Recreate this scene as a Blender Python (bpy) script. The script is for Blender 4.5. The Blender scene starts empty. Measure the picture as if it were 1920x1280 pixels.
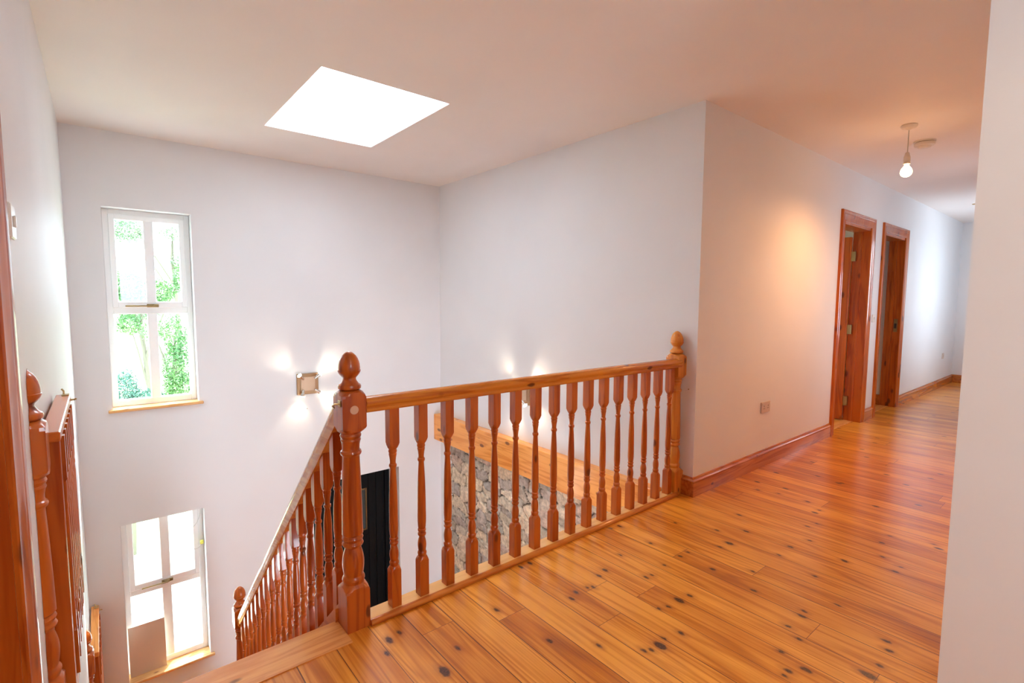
import bpy, bmesh, math, random
import numpy as np
from mathutils import Vector, Matrix

S = bpy.context.scene
C = S.collection
PI = math.pi

# ------------------------------------------------------------------ camera
YAW, PITCH, ROLL, FPX = math.radians(50.6767), math.radians(-4.7264), math.radians(0.2972), 945.56
EYE = Vector((0, 0, 1.3))
fw = Vector((math.cos(YAW)*math.cos(PITCH), math.sin(YAW)*math.cos(PITCH), math.sin(PITCH)))
rt = Vector((math.sin(YAW), -math.cos(YAW), 0))
up = rt.cross(fw)
r2 = math.cos(ROLL)*rt + math.sin(ROLL)*up
u2 = -math.sin(ROLL)*rt + math.cos(ROLL)*up
cd = bpy.data.cameras.new('camera')
cam = bpy.data.objects.new('camera', cd); C.objects.link(cam)
M = Matrix(((r2.x, u2.x, -fw.x, EYE.x), (r2.y, u2.y, -fw.y, EYE.y), (r2.z, u2.z, -fw.z, EYE.z), (0, 0, 0, 1)))
cam.matrix_world = M
cd.sensor_fit = 'HORIZONTAL'; cd.sensor_width = 36; cd.lens = FPX*36/1920
cd.clip_start = 0.02; cd.clip_end = 300
S.camera = cam

# ------------------------------------------------------------------ sky, sun, exposure
S.view_settings.view_transform = 'Standard'; S.view_settings.look = 'None'
S.view_settings.gamma = 1; S.view_settings.use_curve_mapping = False
S.view_settings.exposure = 0.08
W = bpy.data.worlds.new('sky'); S.world = W; W.use_nodes = True
bg = W.node_tree.nodes['Background']
bg.inputs[0].default_value = (0.74, 0.87, 1.0, 1); bg.inputs[1].default_value = 19.5
try:
    S.cycles.max_bounces = 10; S.cycles.diffuse_bounces = 7; S.cycles.glossy_bounces = 4
    S.cycles.transparent_max_bounces = 12; S.cycles.sample_clamp_indirect = 6.0
    S.cycles.caustics_reflective = False; S.cycles.caustics_refractive = False
except Exception:
    pass

def lamp(name, kind, loc, energy, color=(1, 1, 1), **kw):
    l = bpy.data.lights.new(name, kind); l.energy = energy; l.color = color
    for k, v in kw.items(): setattr(l, k, v)
    o = bpy.data.objects.new(name, l); C.objects.link(o); o.location = loc
    return o
def aim(o, d):
    o.rotation_euler = Vector(d).to_track_quat('-Z', 'Y').to_euler()
sun = lamp('sun_light', 'SUN', (0, 12, 12), 17.0, (1.0, 0.97, 0.93), angle=math.radians(1.2))
aim(sun, (-0.36, -0.56, -1.0))
def portal(name, loc, d, sx, sy):
    o = lamp(name, 'AREA', loc, 1.0, shape='RECTANGLE', size=sx, size_y=sy)
    aim(o, d); o.data.cycles.is_portal = True
    return o
portal('portal_upper_window', (0.33, 5.26, 1.21), (0, -1, 0), 0.60, 1.6)
portal('portal_lower_window', (0.33, 5.26, -1.17), (0, -1, 0), 0.60, 1.36)
portal('portal_skylight', (1.405, 3.465, 2.82), (0, 0, -1), 0.84, 1.24)
portal('portal_added_hall_opening', (1.5, -0.22, -1.3), (0, 1, 0), 1.42, 1.22)  # sky through an unseen opening added to brighten the lower hall
portal('portal_added_back_opening', (0.60, -1.82, 1.55), (0, 1, 0), 0.56, 0.72)  # sky through an unseen opening added as soft fill behind the camera
portal('portal_corridor_window', (8.85, 0.07, 1.4), (0, 1, 0), 0.62, 1.02)
portal('portal_corridor_window_near', (6.05, 0.07, 1.25), (0, 1, 0), 0.34, 0.82)

# ------------------------------------------------------------------ main dimensions
XL, YW, XR, YC, ZC = -0.165, 4.964, 3.006, 1.765, 2.553
XE, XN, YN, YB = 10.70, 1.60, 0.245, -1.60
ZG = -2.65
RY = 1.885          # railing line

# ------------------------------------------------------------------ node helpers
def mat(name):
    m = bpy.data.materials.new(name); m.use_nodes = True
    nt = m.node_tree; b = nt.nodes['Principled BSDF']
    return m, nt, b
def N(nt, t, **kw):
    n = nt.nodes.new(t)
    for k, v in kw.items():
        if k == 'inp':
            for a, x in v.items(): n.inputs[a].default_value = x
        else: setattr(n, k, v)
    return n
def mth(nt, op, a, b=None, c=None, clamp=False):
    n = nt.nodes.new('ShaderNodeMath'); n.operation = op; n.use_clamp = clamp
    for i, v in enumerate((a, b, c)):
        if v is None: continue
        if hasattr(v, 'links') or hasattr(v, 'is_linked'): nt.links.new(v, n.inputs[i])
        else: n.inputs[i].default_value = v
    return n.outputs[0]
def mix(nt, fac, a, b, blend='MIX'):
    n = nt.nodes.new('ShaderNodeMix'); n.data_type = 'RGBA'; n.blend_type = blend
    for i, v in ((0, fac), (6, a), (7, b)):
        if hasattr(v, 'is_linked'): nt.links.new(v, n.inputs[i])
        else: n.inputs[i].default_value = v if i == 0 else (*v, 1)
    return n.outputs[2]
def ramp(nt, fac, stops):
    n = nt.nodes.new('ShaderNodeValToRGB'); nt.links.new(fac, n.inputs[0])
    e = n.color_ramp.elements
    while len(e) < len(stops): e.new(0.5)
    for el, (p, c) in zip(e, stops): el.position = p; el.color = (*c, 1) if len(c) == 3 else c
    return n.outputs[0]
def smooth(nt, v, lo, hi, a=0.0, b=1.0):
    n = nt.nodes.new('ShaderNodeMapRange'); n.interpolation_type = 'SMOOTHSTEP'
    nt.links.new(v, n.inputs[0])
    for i, x in zip((1, 2, 3, 4), (lo, hi, a, b)): n.inputs[i].default_value = x
    return n.outputs[0]

def simple(name, col, rough=0.5, metal=0.0, coat=0.0, bump=0.0, bscale=200):
    m, nt, b = mat(name)
    b.inputs['Base Color'].default_value = (*col, 1); b.inputs['Roughness'].default_value = rough
    b.inputs['Metallic'].default_value = metal; b.inputs['Coat Weight'].default_value = coat
    tc = N(nt, 'ShaderNodeTexCoord'); no = N(nt, 'ShaderNodeTexNoise', inp={'Scale': bscale, 'Detail': 4})
    nt.links.new(tc.outputs['Object'], no.inputs['Vector'])
    c = mix(nt, 0.06, col, (0, 0, 0)); v = mix(nt, no.outputs[0], c, col)
    nt.links.new(v, b.inputs['Base Color'])
    if bump:
        bp = N(nt, 'ShaderNodeBump', inp={'Strength': bump, 'Distance': 0.002})
        nt.links.new(no.outputs[0], bp.inputs['Height']); nt.links.new(bp.outputs[0], b.inputs['Normal'])
    return m

def plaster(name, col):
    m, nt, b = mat(name)
    tc = N(nt, 'ShaderNodeTexCoord')
    n1 = N(nt, 'ShaderNodeTexNoise', inp={'Scale': 1.1, 'Detail': 3})
    n2 = N(nt, 'ShaderNodeTexNoise', inp={'Scale': 160, 'Detail': 3})
    nt.links.new(tc.outputs['Object'], n1.inputs['Vector']); nt.links.new(tc.outputs['Object'], n2.inputs['Vector'])
    c2 = tuple(x*0.965 for x in col)
    f = smooth(nt, n1.outputs[0], 0.35, 0.65)
    nt.links.new(mix(nt, f, c2, col), b.inputs['Base Color'])
    b.inputs['Roughness'].default_value = 0.55; b.inputs['Specular IOR Level'].default_value = 0.25
    bp = N(nt, 'ShaderNodeBump', inp={'Strength': 0.06, 'Distance': 0.002})
    nt.links.new(n2.outputs[0], bp.inputs['Height']); nt.links.new(bp.outputs[0], b.inputs['Normal'])
    return m

def wood(name, light, dark, knot, axis='Z', rough=0.36, coat=0.55, kden=0.10):
    m, nt, b = mat(name)
    tc = N(nt, 'ShaderNodeTexCoord'); oi = N(nt, 'ShaderNodeObjectInfo')
    off = N(nt, 'ShaderNodeVectorMath', operation='SCALE', inp={0: (3.1, 2.3, 4.7)})
    nt.links.new(oi.outputs['Random'], off.inputs['Scale'])
    ad = N(nt, 'ShaderNodeVectorMath', operation='ADD')
    nt.links.new(tc.outputs['Object'], ad.inputs[0]); nt.links.new(off.outputs[0], ad.inputs[1])
    def mapped(across, along):
        v = [across]*3; v['XYZ'.index(axis)] = along
        mp = N(nt, 'ShaderNodeMapping'); mp.inputs['Scale'].default_value = v
        nt.links.new(ad.outputs[0], mp.inputs['Vector']); return mp.outputs[0]
    n1 = N(nt, 'ShaderNodeTexNoise', inp={'Scale': 1.0, 'Detail': 4, 'Distortion': 0.8}); nt.links.new(mapped(9, 0.8), n1.inputs['Vector'])
    rings = mth(nt, 'SINE', mth(nt, 'MULTIPLY', n1.outputs[0], 34.0))
    rings = mth(nt, 'MULTIPLY_ADD', rings, 0.5, 0.5)
    rings = mth(nt, 'POWER', rings, 2.2)
    n2 = N(nt, 'ShaderNodeTexNoise', inp={'Scale': 1.0, 'Detail': 5}); nt.links.new(mapped(110, 4.5), n2.inputs['Vector'])
    n3 = N(nt, 'ShaderNodeTexNoise', inp={'Scale': 1.0, 'Detail': 2}); nt.links.new(mapped(5, 1.2), n3.inputs['Vector'])
    g = mth(nt, 'MULTIPLY_ADD', rings, 0.42, mth(nt, 'MULTIPLY', n2.outputs[0], 0.5))
    g = mth(nt, 'ADD', g, mth(nt, 'MULTIPLY_ADD', n3.outputs[0], 0.9, -0.45), clamp=True)
    col = mix(nt, smooth(nt, g, 0.1, 0.95), light, dark)
    vo = N(nt, 'ShaderNodeTexVoronoi', inp={'Scale': 1.0}); nt.links.new(mapped(9.0, 4.2), vo.inputs['Vector'])
    kn = smooth(nt, vo.outputs['Distance'], kden, kden*1.9, 1.0, 0.0)
    nt.links.new(mix(nt, mth(nt, 'MULTIPLY', kn, 0.82), col, knot), b.inputs['Base Color'])
    b.inputs['Roughness'].default_value = rough; b.inputs['Coat Weight'].default_value = coat
    b.inputs['Coat Roughness'].default_value = 0.09; b.inputs['IOR'].default_value = 1.3; b.inputs['Coat IOR'].default_value = 1.5
    bp = N(nt, 'ShaderNodeBump', inp={'Strength': 0.12, 'Distance': 0.001})
    nt.links.new(n2.outputs[0], bp.inputs['Height']); nt.links.new(bp.outputs[0], b.inputs['Normal'])
    return m

KNOTS = [(0.851,1.725),(0.98,1.509),(0.801,1.71),(0.878,1.437),(1.235,1.601),(1.275,1.322),(1.402,1.184),(1.774,1.508),(1.835,1.522),(1.54,1.46),(1.589,1.48),(1.657,1.473),(1.681,1.461),(2.009,1.569),(2.236,1.545),(1.937,1.36),(1.975,1.355),(1.776,1.178),(1.82,1.159),(1.896,1.157),(1.964,1.145),(2.099,1.367),(2.238,1.367),(2.306,1.365),(2.248,1.201),(1.629,1.053),(1.708,1.029),(1.583,1.038),(1.512,1.06),(1.537,1.047),(1.536,1.798),(1.595,1.799),(2.209,1.796),(2.271,1.782),(2.562,1.603),(0.761,1.648),(2.49,1.293),(2.568,1.28),(2.662,1.401),(2.964,1.423),(2.78,1.29),(2.255,1.199),(2.785,1.056),(2.647,1.054),(2.941,1.019),(3.12,1.099),(2.844,0.822),(2.572,0.86),(2.383,1.066),(2.224,0.988),(2.398,0.709),(2.238,0.783),(2.196,0.774),(2.082,0.783),(2.033,0.722),(1.878,0.639),(1.823,0.676),(1.788,0.674),(2.02,0.492),(2.107,0.481),(2.283,0.505),(2.227,0.484),(2.994,0.626),(2.922,0.635),(3.042,0.714),(3.221,0.762),(3.354,0.759),(3.421,0.581),(3.426,1.143),(3.514,1.241),(3.51,1.423),(3.465,1.54),(4.098,1.391),(4.076,1.224),(3.203,1.078),(1.906,0.737)]
BIG = {3: 1.9, 2: 1.4, 7: 1.2, 9: 1.1, 6: 1.2, 19: 1.6, 26: 1.7, 27: 1.9, 37: 1.5, 36: 1.2, 42: 1.4, 46: 1.5, 55: 1.6, 58: 1.8, 59: 1.4, 48: 1.3}

def floorboards(name, knots=True):
    m, nt, b = mat(name)
    tc = N(nt, 'ShaderNodeTexCoord'); sp = N(nt, 'ShaderNodeSeparateXYZ')
    nt.links.new(tc.outputs['Object'], sp.inputs[0]); X, Y = sp.outputs[0], sp.outputs[1]
    u = mth(nt, 'DIVIDE', mth(nt, 'SUBTRACT', X, 0.054), 0.143)
    i = mth(nt, 'FLOOR', u); f = mth(nt, 'FRACT', u)
    w1 = N(nt, 'ShaderNodeTexWhiteNoise', noise_dimensions='1D'); nt.links.new(i, w1.inputs['W'])
    r1 = w1.outputs['Value']
    v = mth(nt, 'DIVIDE', mth(nt, 'MULTIPLY_ADD', r1, 7.3, Y), 2.1)
    j = mth(nt, 'FLOOR', v); fj = mth(nt, 'FRACT', v)
    cb = N(nt, 'ShaderNodeCombineXYZ'); nt.links.new(i, cb.inputs[0]); nt.links.new(j, cb.inputs[1])
    w2 = N(nt, 'ShaderNodeTexWhiteNoise', noise_dimensions='2D'); nt.links.new(cb.outputs[0], w2.inputs['Vector'])
    r2_ = w2.outputs['Value']
    def vec(sx, sy, sr):
        c = N(nt, 'ShaderNodeCombineXYZ')
        nt.links.new(mth(nt, 'MULTIPLY', X, sx), c.inputs[0]); nt.links.new(mth(nt, 'MULTIPLY', Y, sy), c.inputs[1])
        nt.links.new(mth(nt, 'MULTIPLY', r2_, sr), c.inputs[2]); return c.outputs[0]
    n1 = N(nt, 'ShaderNodeTexNoise', inp={'Scale': 1.0, 'Detail': 2, 'Distortion': 0.25}); nt.links.new(vec(8.0, 0.42, 90), n1.inputs['Vector'])
    rings = mth(nt, 'POWER', mth(nt, 'MULTIPLY_ADD', mth(nt, 'SINE', mth(nt, 'MULTIPLY', n1.outputs[0], 62.0)), 0.5, 0.5), 2.5)
    n2 = N(nt, 'ShaderNodeTexNoise', inp={'Scale': 1.0, 'Detail': 5}); nt.links.new(vec(170, 2.0, 90), n2.inputs['Vector'])
    n3 = N(nt, 'ShaderNodeTexNoise', inp={'Scale': 1.0, 'Detail': 3}); nt.links.new(vec(7, 1.6, 50), n3.inputs['Vector'])
    g = mth(nt, 'MULTIPLY_ADD', rings, 0.26, mth(nt, 'MULTIPLY_ADD', n2.outputs[0], 0.6, -0.10))
    g = mth(nt, 'ADD', g, mth(nt, 'MULTIPLY_ADD', n3.outputs[0], 1.15, -0.575))
    g = mth(nt, 'ADD', g, mth(nt, 'MULTIPLY_ADD', r2_, 0.34, -0.17), clamp=True)
    col = ramp(nt, g, [(0.0, FL_A), (0.45, FL_B), (1.0, FL_C)])
    # knots
    nd = N(nt, 'ShaderNodeTexNoise', inp={'Scale': 45.0, 'Detail': 2}); nt.links.new(tc.outputs['Object'], nd.inputs['Vector'])
    wob = N(nt, 'ShaderNodeVectorMath', operation='MULTIPLY_ADD', inp={1: (0.011, 0.011, 0), 2: (-0.0055, -0.0055, 0)})
    nt.links.new(nd.outputs[1], wob.inputs[0])
    pv = N(nt, 'ShaderNodeVectorMath', operation='MULTIPLY_ADD', inp={1: (1.0, 0.55, 0)})
    nt.links.new(tc.outputs['Object'], pv.inputs[0]); nt.links.new(wob.outputs[0], pv.inputs[2])
    rng = random.Random(5); cur = 1.0
    if knots:
        for k, (kx, ky) in enumerate(KNOTS):
            dn = N(nt, 'ShaderNodeVectorMath', operation='DISTANCE', inp={1: (kx, ky*0.55, 0)})
            nt.links.new(pv.outputs[0], dn.inputs[0])
            r = (0.0045 + 0.0035*rng.random())*BIG.get(k, 1.0)
            cur = mth(nt, 'MINIMUM', cur, mth(nt, 'SUBTRACT', dn.outputs['Value'], r))
        k1 = smooth(nt, cur, -0.003, 0.005, 1.0, 0.0)
        halo = smooth(nt, cur, -0.002, 0.022, 0.5, 0.0)
    vo = N(nt, 'ShaderNodeTexVoronoi', voronoi_dimensions='2D', inp={'Scale': 1.0}); nt.links.new(vec(3.6, 1.9, 0), vo.inputs['Vector'])
    k2 = smooth(nt, vo.outputs['Distance'], 0.022, 0.055, 1.0, 0.0)
    if knots:
        k2 = mth(nt, 'MULTIPLY', k2, mth(nt, 'GREATER_THAN', X, 3.3))
        kk = mth(nt, 'MAXIMUM', k1, k2)
        col = mix(nt, halo, col, (0.34, 0.085, 0.012))
    else: kk = k2
    core = N(nt, 'ShaderNodeTexNoise', inp={'Scale': 160.0, 'Detail': 3}); nt.links.new(tc.outputs['Object'], core.inputs['Vector'])
    kc = mix(nt, smooth(nt, core.outputs[0], 0.4, 0.62), (0.022, 0.010, 0.007), (0.11, 0.032, 0.010))
    col = mix(nt, mth(nt, 'MULTIPLY', kk, 0.94), col, kc)
    # seams
    e = mth(nt, 'MINIMUM', f, mth(nt, 'SUBTRACT', 1.0, f))
    sw = mth(nt, 'MULTIPLY_ADD', r1, 0.010, 0.007)
    se = mth(nt, 'LESS_THAN', e, sw)
    ej = mth(nt, 'LESS_THAN', mth(nt, 'MINIMUM', fj, mth(nt, 'SUBTRACT', 1.0, fj)), 0.0005)
    sm = mth(nt, 'MAXIMUM', se, ej)
    col = mix(nt, mth(nt, 'MULTIPLY', sm, 0.82), col, (0.07, 0.018, 0.005))
    nt.links.new(col, b.inputs['Base Color'])
    rn = N(nt, 'ShaderNodeTexNoise', inp={'Scale': 3.0, 'Detail': 3}); nt.links.new(tc.outputs['Object'], rn.inputs['Vector'])
    nt.links.new(mth(nt, 'MULTIPLY_ADD', rn.outputs[0], 0.14, 0.28), b.inputs['Roughness'])
    b.inputs['Coat Weight'].default_value = 0.55; b.inputs['Coat Roughness'].default_value = 0.19; b.inputs['IOR'].default_value = 1.3
    h = mth(nt, 'SUBTRACT', mth(nt, 'MULTIPLY_ADD', n2.outputs[0], 0.12, mth(nt, 'MULTIPLY', n3.outputs[0], 0.5)), mth(nt, 'MULTIPLY', sm, 1.0))
    # slight cupping of each board
    cup = mth(nt, 'MULTIPLY', mth(nt, 'POWER', mth(nt, 'SUBTRACT', f, 0.5), 2.0), 2.2)
    h = mth(nt, 'SUBTRACT', h, cup)
    bp = N(nt, 'ShaderNodeBump', inp={'Strength': 0.30, 'Distance': 0.0025})
    nt.links.new(h, bp.inputs['Height']); nt.links.new(bp.outputs[0], b.inputs['Normal'])
    return m

FL_A, FL_B, FL_C = (0.84, 0.35, 0.045), (0.56, 0.165, 0.009), (0.22, 0.044, 0.003)
WHITE = plaster('white_wall_paint', (0.785, 0.795, 0.81))
CEIL = plaster('ceiling_paint', (0.87, 0.84, 0.815))
FLOOR = floorboards('varnished_pine_boards')
KN = (0.10, 0.022, 0.008)
PINE_Z = wood('red_pine_turned', (0.48, 0.105, 0.010), (0.29, 0.042, 0.004), KN, 'Z', kden=0.075)
PINE_X = wood('red_pine_along_rail', (0.52, 0.125, 0.014), (0.32, 0.052, 0.005), KN, 'X', kden=0.075)
PINE_Y = wood('red_pine_sloping', (0.54, 0.14, 0.018), (0.33, 0.055, 0.006), KN, 'Y', kden=0.075)
HONEY_X = wood('honey_pine_x', (0.80, 0.36, 0.10), (0.60, 0.20, 0.038), KN, 'X', kden=0.08)
HONEY_Y = wood('honey_pine_y', (0.80, 0.33, 0.075), (0.60, 0.19, 0.03), KN, 'Y', kden=0.10)
DOORW = wood('door_pine', (0.48, 0.112, 0.010), (0.30, 0.046, 0.004), KN, 'Z', kden=0.10, rough=0.3)
SKIRT = wood('skirting_pine', (0.52, 0.155, 0.026), (0.33, 0.07, 0.010), KN, 'X', kden=0.06, rough=0.25, coat=0.5)
SILLW = wood('sill_pine', (0.72, 0.40, 0.16), (0.58, 0.27, 0.08), KN, 'X', kden=0.07)
UPVC = simple('white_window_frame', (0.93, 0.94, 0.95), 0.25)
BRASS = simple('aged_brass', (0.50, 0.36, 0.16), 0.3, 1.0)
DARKBRASS = simple('dark_brass', (0.22, 0.15, 0.07), 0.35, 1.0)
CHROME = simple('satin_nickel', (0.72, 0.68, 0.62), 0.25, 1.0)
BRONZE = simple('brushed_bronze', (0.40, 0.25, 0.14), 0.38, 1.0)
BRONZE_L = simple('brushed_bronze_centre', (0.62, 0.45, 0.31), 0.4, 0.7)
PLASTIC = simple('white_plastic', (0.74, 0.71, 0.66), 0.35)
SOCKET = simple('socket_plastic', (0.62, 0.52, 0.46), 0.4)
BLACK = simple('black_door_paint', (0.003, 0.003, 0.0035), 0.55, bump=0.05); BLACK.node_tree.nodes['Principled BSDF'].inputs['Specular IOR Level'].default_value = 0.15
SOCKHOLE = simple('socket_recess', (0.22, 0.14, 0.10), 0.5)
DARKHOLE = simple('dark_plastic', (0.03, 0.02, 0.015), 0.5)
BOARD = simple('brushed_taupe_board', (0.66, 0.53, 0.43), 0.3, 0.2)
CABLE = simple('white_cable', (0.62, 0.62, 0.60), 0.5)
YELLOW = simple('yellow_plug', (0.75, 0.72, 0.12), 0.4)
GRASS = simple('meadow_grass', (0.36, 0.41, 0.22), 0.9, bscale=0.6)
GRAVEL = simple('pale_gravel', (0.62, 0.60, 0.56), 0.9, bscale=20)
BARK = simple('bark', (0.10, 0.09, 0.06), 0.9, bscale=8)
PLUG = simple('pale_wood_plug', (0.62, 0.40, 0.27), 0.4)

def glass():
    m = bpy.data.materials.new('window_glass'); m.use_nodes = True
    nt = m.node_tree; nt.nodes.clear()
    out = nt.nodes.new('ShaderNodeOutputMaterial'); mx = nt.nodes.new('ShaderNodeMixShader')
    tr = nt.nodes.new('ShaderNodeBsdfTransparent'); gl = nt.nodes.new('ShaderNodeBsdfGlossy')
    tr.inputs[0].default_value = (0.93, 0.96, 0.95, 1); gl.inputs['Roughness'].default_value = 0.02
    lw = nt.nodes.new('ShaderNodeLayerWeight'); lw.inputs[0].default_value = 0.5
    k = mth(nt, 'MULTIPLY_ADD', mth(nt, 'POWER', lw.outputs['Facing'], 5.0), 0.5, 0.03)
    nt.links.new(k, mx.inputs[0]); nt.links.new(tr.outputs[0], mx.inputs[1])
    nt.links.new(gl.outputs[0], mx.inputs[2]); nt.links.new(mx.outputs[0], out.inputs[0])
    return m
GLASS = glass()
def frosted():
    m = bpy.data.materials.new('frosted_rooflight'); m.use_nodes = True
    nt = m.node_tree; nt.nodes.clear()
    out = nt.nodes.new('ShaderNodeOutputMaterial'); t = nt.nodes.new('ShaderNodeBsdfTranslucent')
    t.inputs[0].default_value = (0.93, 0.95, 0.97, 1); nt.links.new(t.outputs[0], out.inputs[0])
    return m
FROST = frosted()

def emit(name, col, s):
    m, nt, b = mat(name)
    b.inputs['Base Color'].default_value = (*col, 1)
    b.inputs['Emission Color'].default_value = (*col, 1); b.inputs['Emission Strength'].default_value = s
    return m
BULB = emit('lit_warm_bulb', (1.0, 0.70, 0.36), 12)
SPOT = emit('lit_halogen', (1.0, 0.86, 0.66), 22)

def leafmat(name, a, bcol):
    m, nt, b = mat(name)
    tc = N(nt, 'ShaderNodeTexCoord'); no = N(nt, 'ShaderNodeTexNoise', inp={'Scale': 1.7, 'Detail': 6})
    nt.links.new(tc.outputs['Object'], no.inputs['Vector'])
    nt.links.new(mix(nt, smooth(nt, no.outputs[0], 0.35, 0.65), a, bcol), b.inputs['Base Color'])
    b.inputs['Roughness'].default_value = 0.6
    return m
LEAF1 = leafmat('fresh_green_leaves', (0.040, 0.125, 0.032), (0.10, 0.21, 0.055))
LEAF2 = leafmat('blue_green_leaves', (0.018, 0.070, 0.048), (0.038, 0.115, 0.070))
LEAF3 = leafmat('pale_spring_leaves', (0.10, 0.17, 0.10), (0.17, 0.24, 0.13))

# stone: per-stone colour stored on the mesh (each stone has its own colour)
def stonemat():
    m, nt, b = mat('rubble_stone')
    at = N(nt, 'ShaderNodeAttribute', attribute_name='stone_colour')
    tc = N(nt, 'ShaderNodeTexCoord'); no = N(nt, 'ShaderNodeTexNoise', inp={'Scale': 22, 'Detail': 8, 'Roughness': 0.7})
    nt.links.new(tc.outputs['Object'], no.inputs['Vector'])
    n5 = N(nt, 'ShaderNodeTexNoise', inp={'Scale': 6, 'Detail': 4}); nt.links.new(tc.outputs['Object'], n5.inputs['Vector'])
    c = mix(nt, smooth(nt, no.outputs[0], 0.3, 0.7), (0.58, 0.56, 0.53), (1.18, 1.16, 1.12))
    o = mix(nt, 1.0, at.outputs['Color'], c, 'MULTIPLY')
    o = mix(nt, smooth(nt, n5.outputs[0], 0.55, 0.75, 0, 0.35), o, (0.42, 0.36, 0.22))
    nt.links.new(o, b.inputs['Base Color']); b.inputs['Roughness'].default_value = 0.85
    bp = N(nt, 'ShaderNodeBump', inp={'Strength': 0.7, 'Distance': 0.006})
    nt.links.new(no.outputs[0], bp.inputs['Height']); nt.links.new(bp.outputs[0], b.inputs['Normal'])
    return m
STONE = stonemat()

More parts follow.
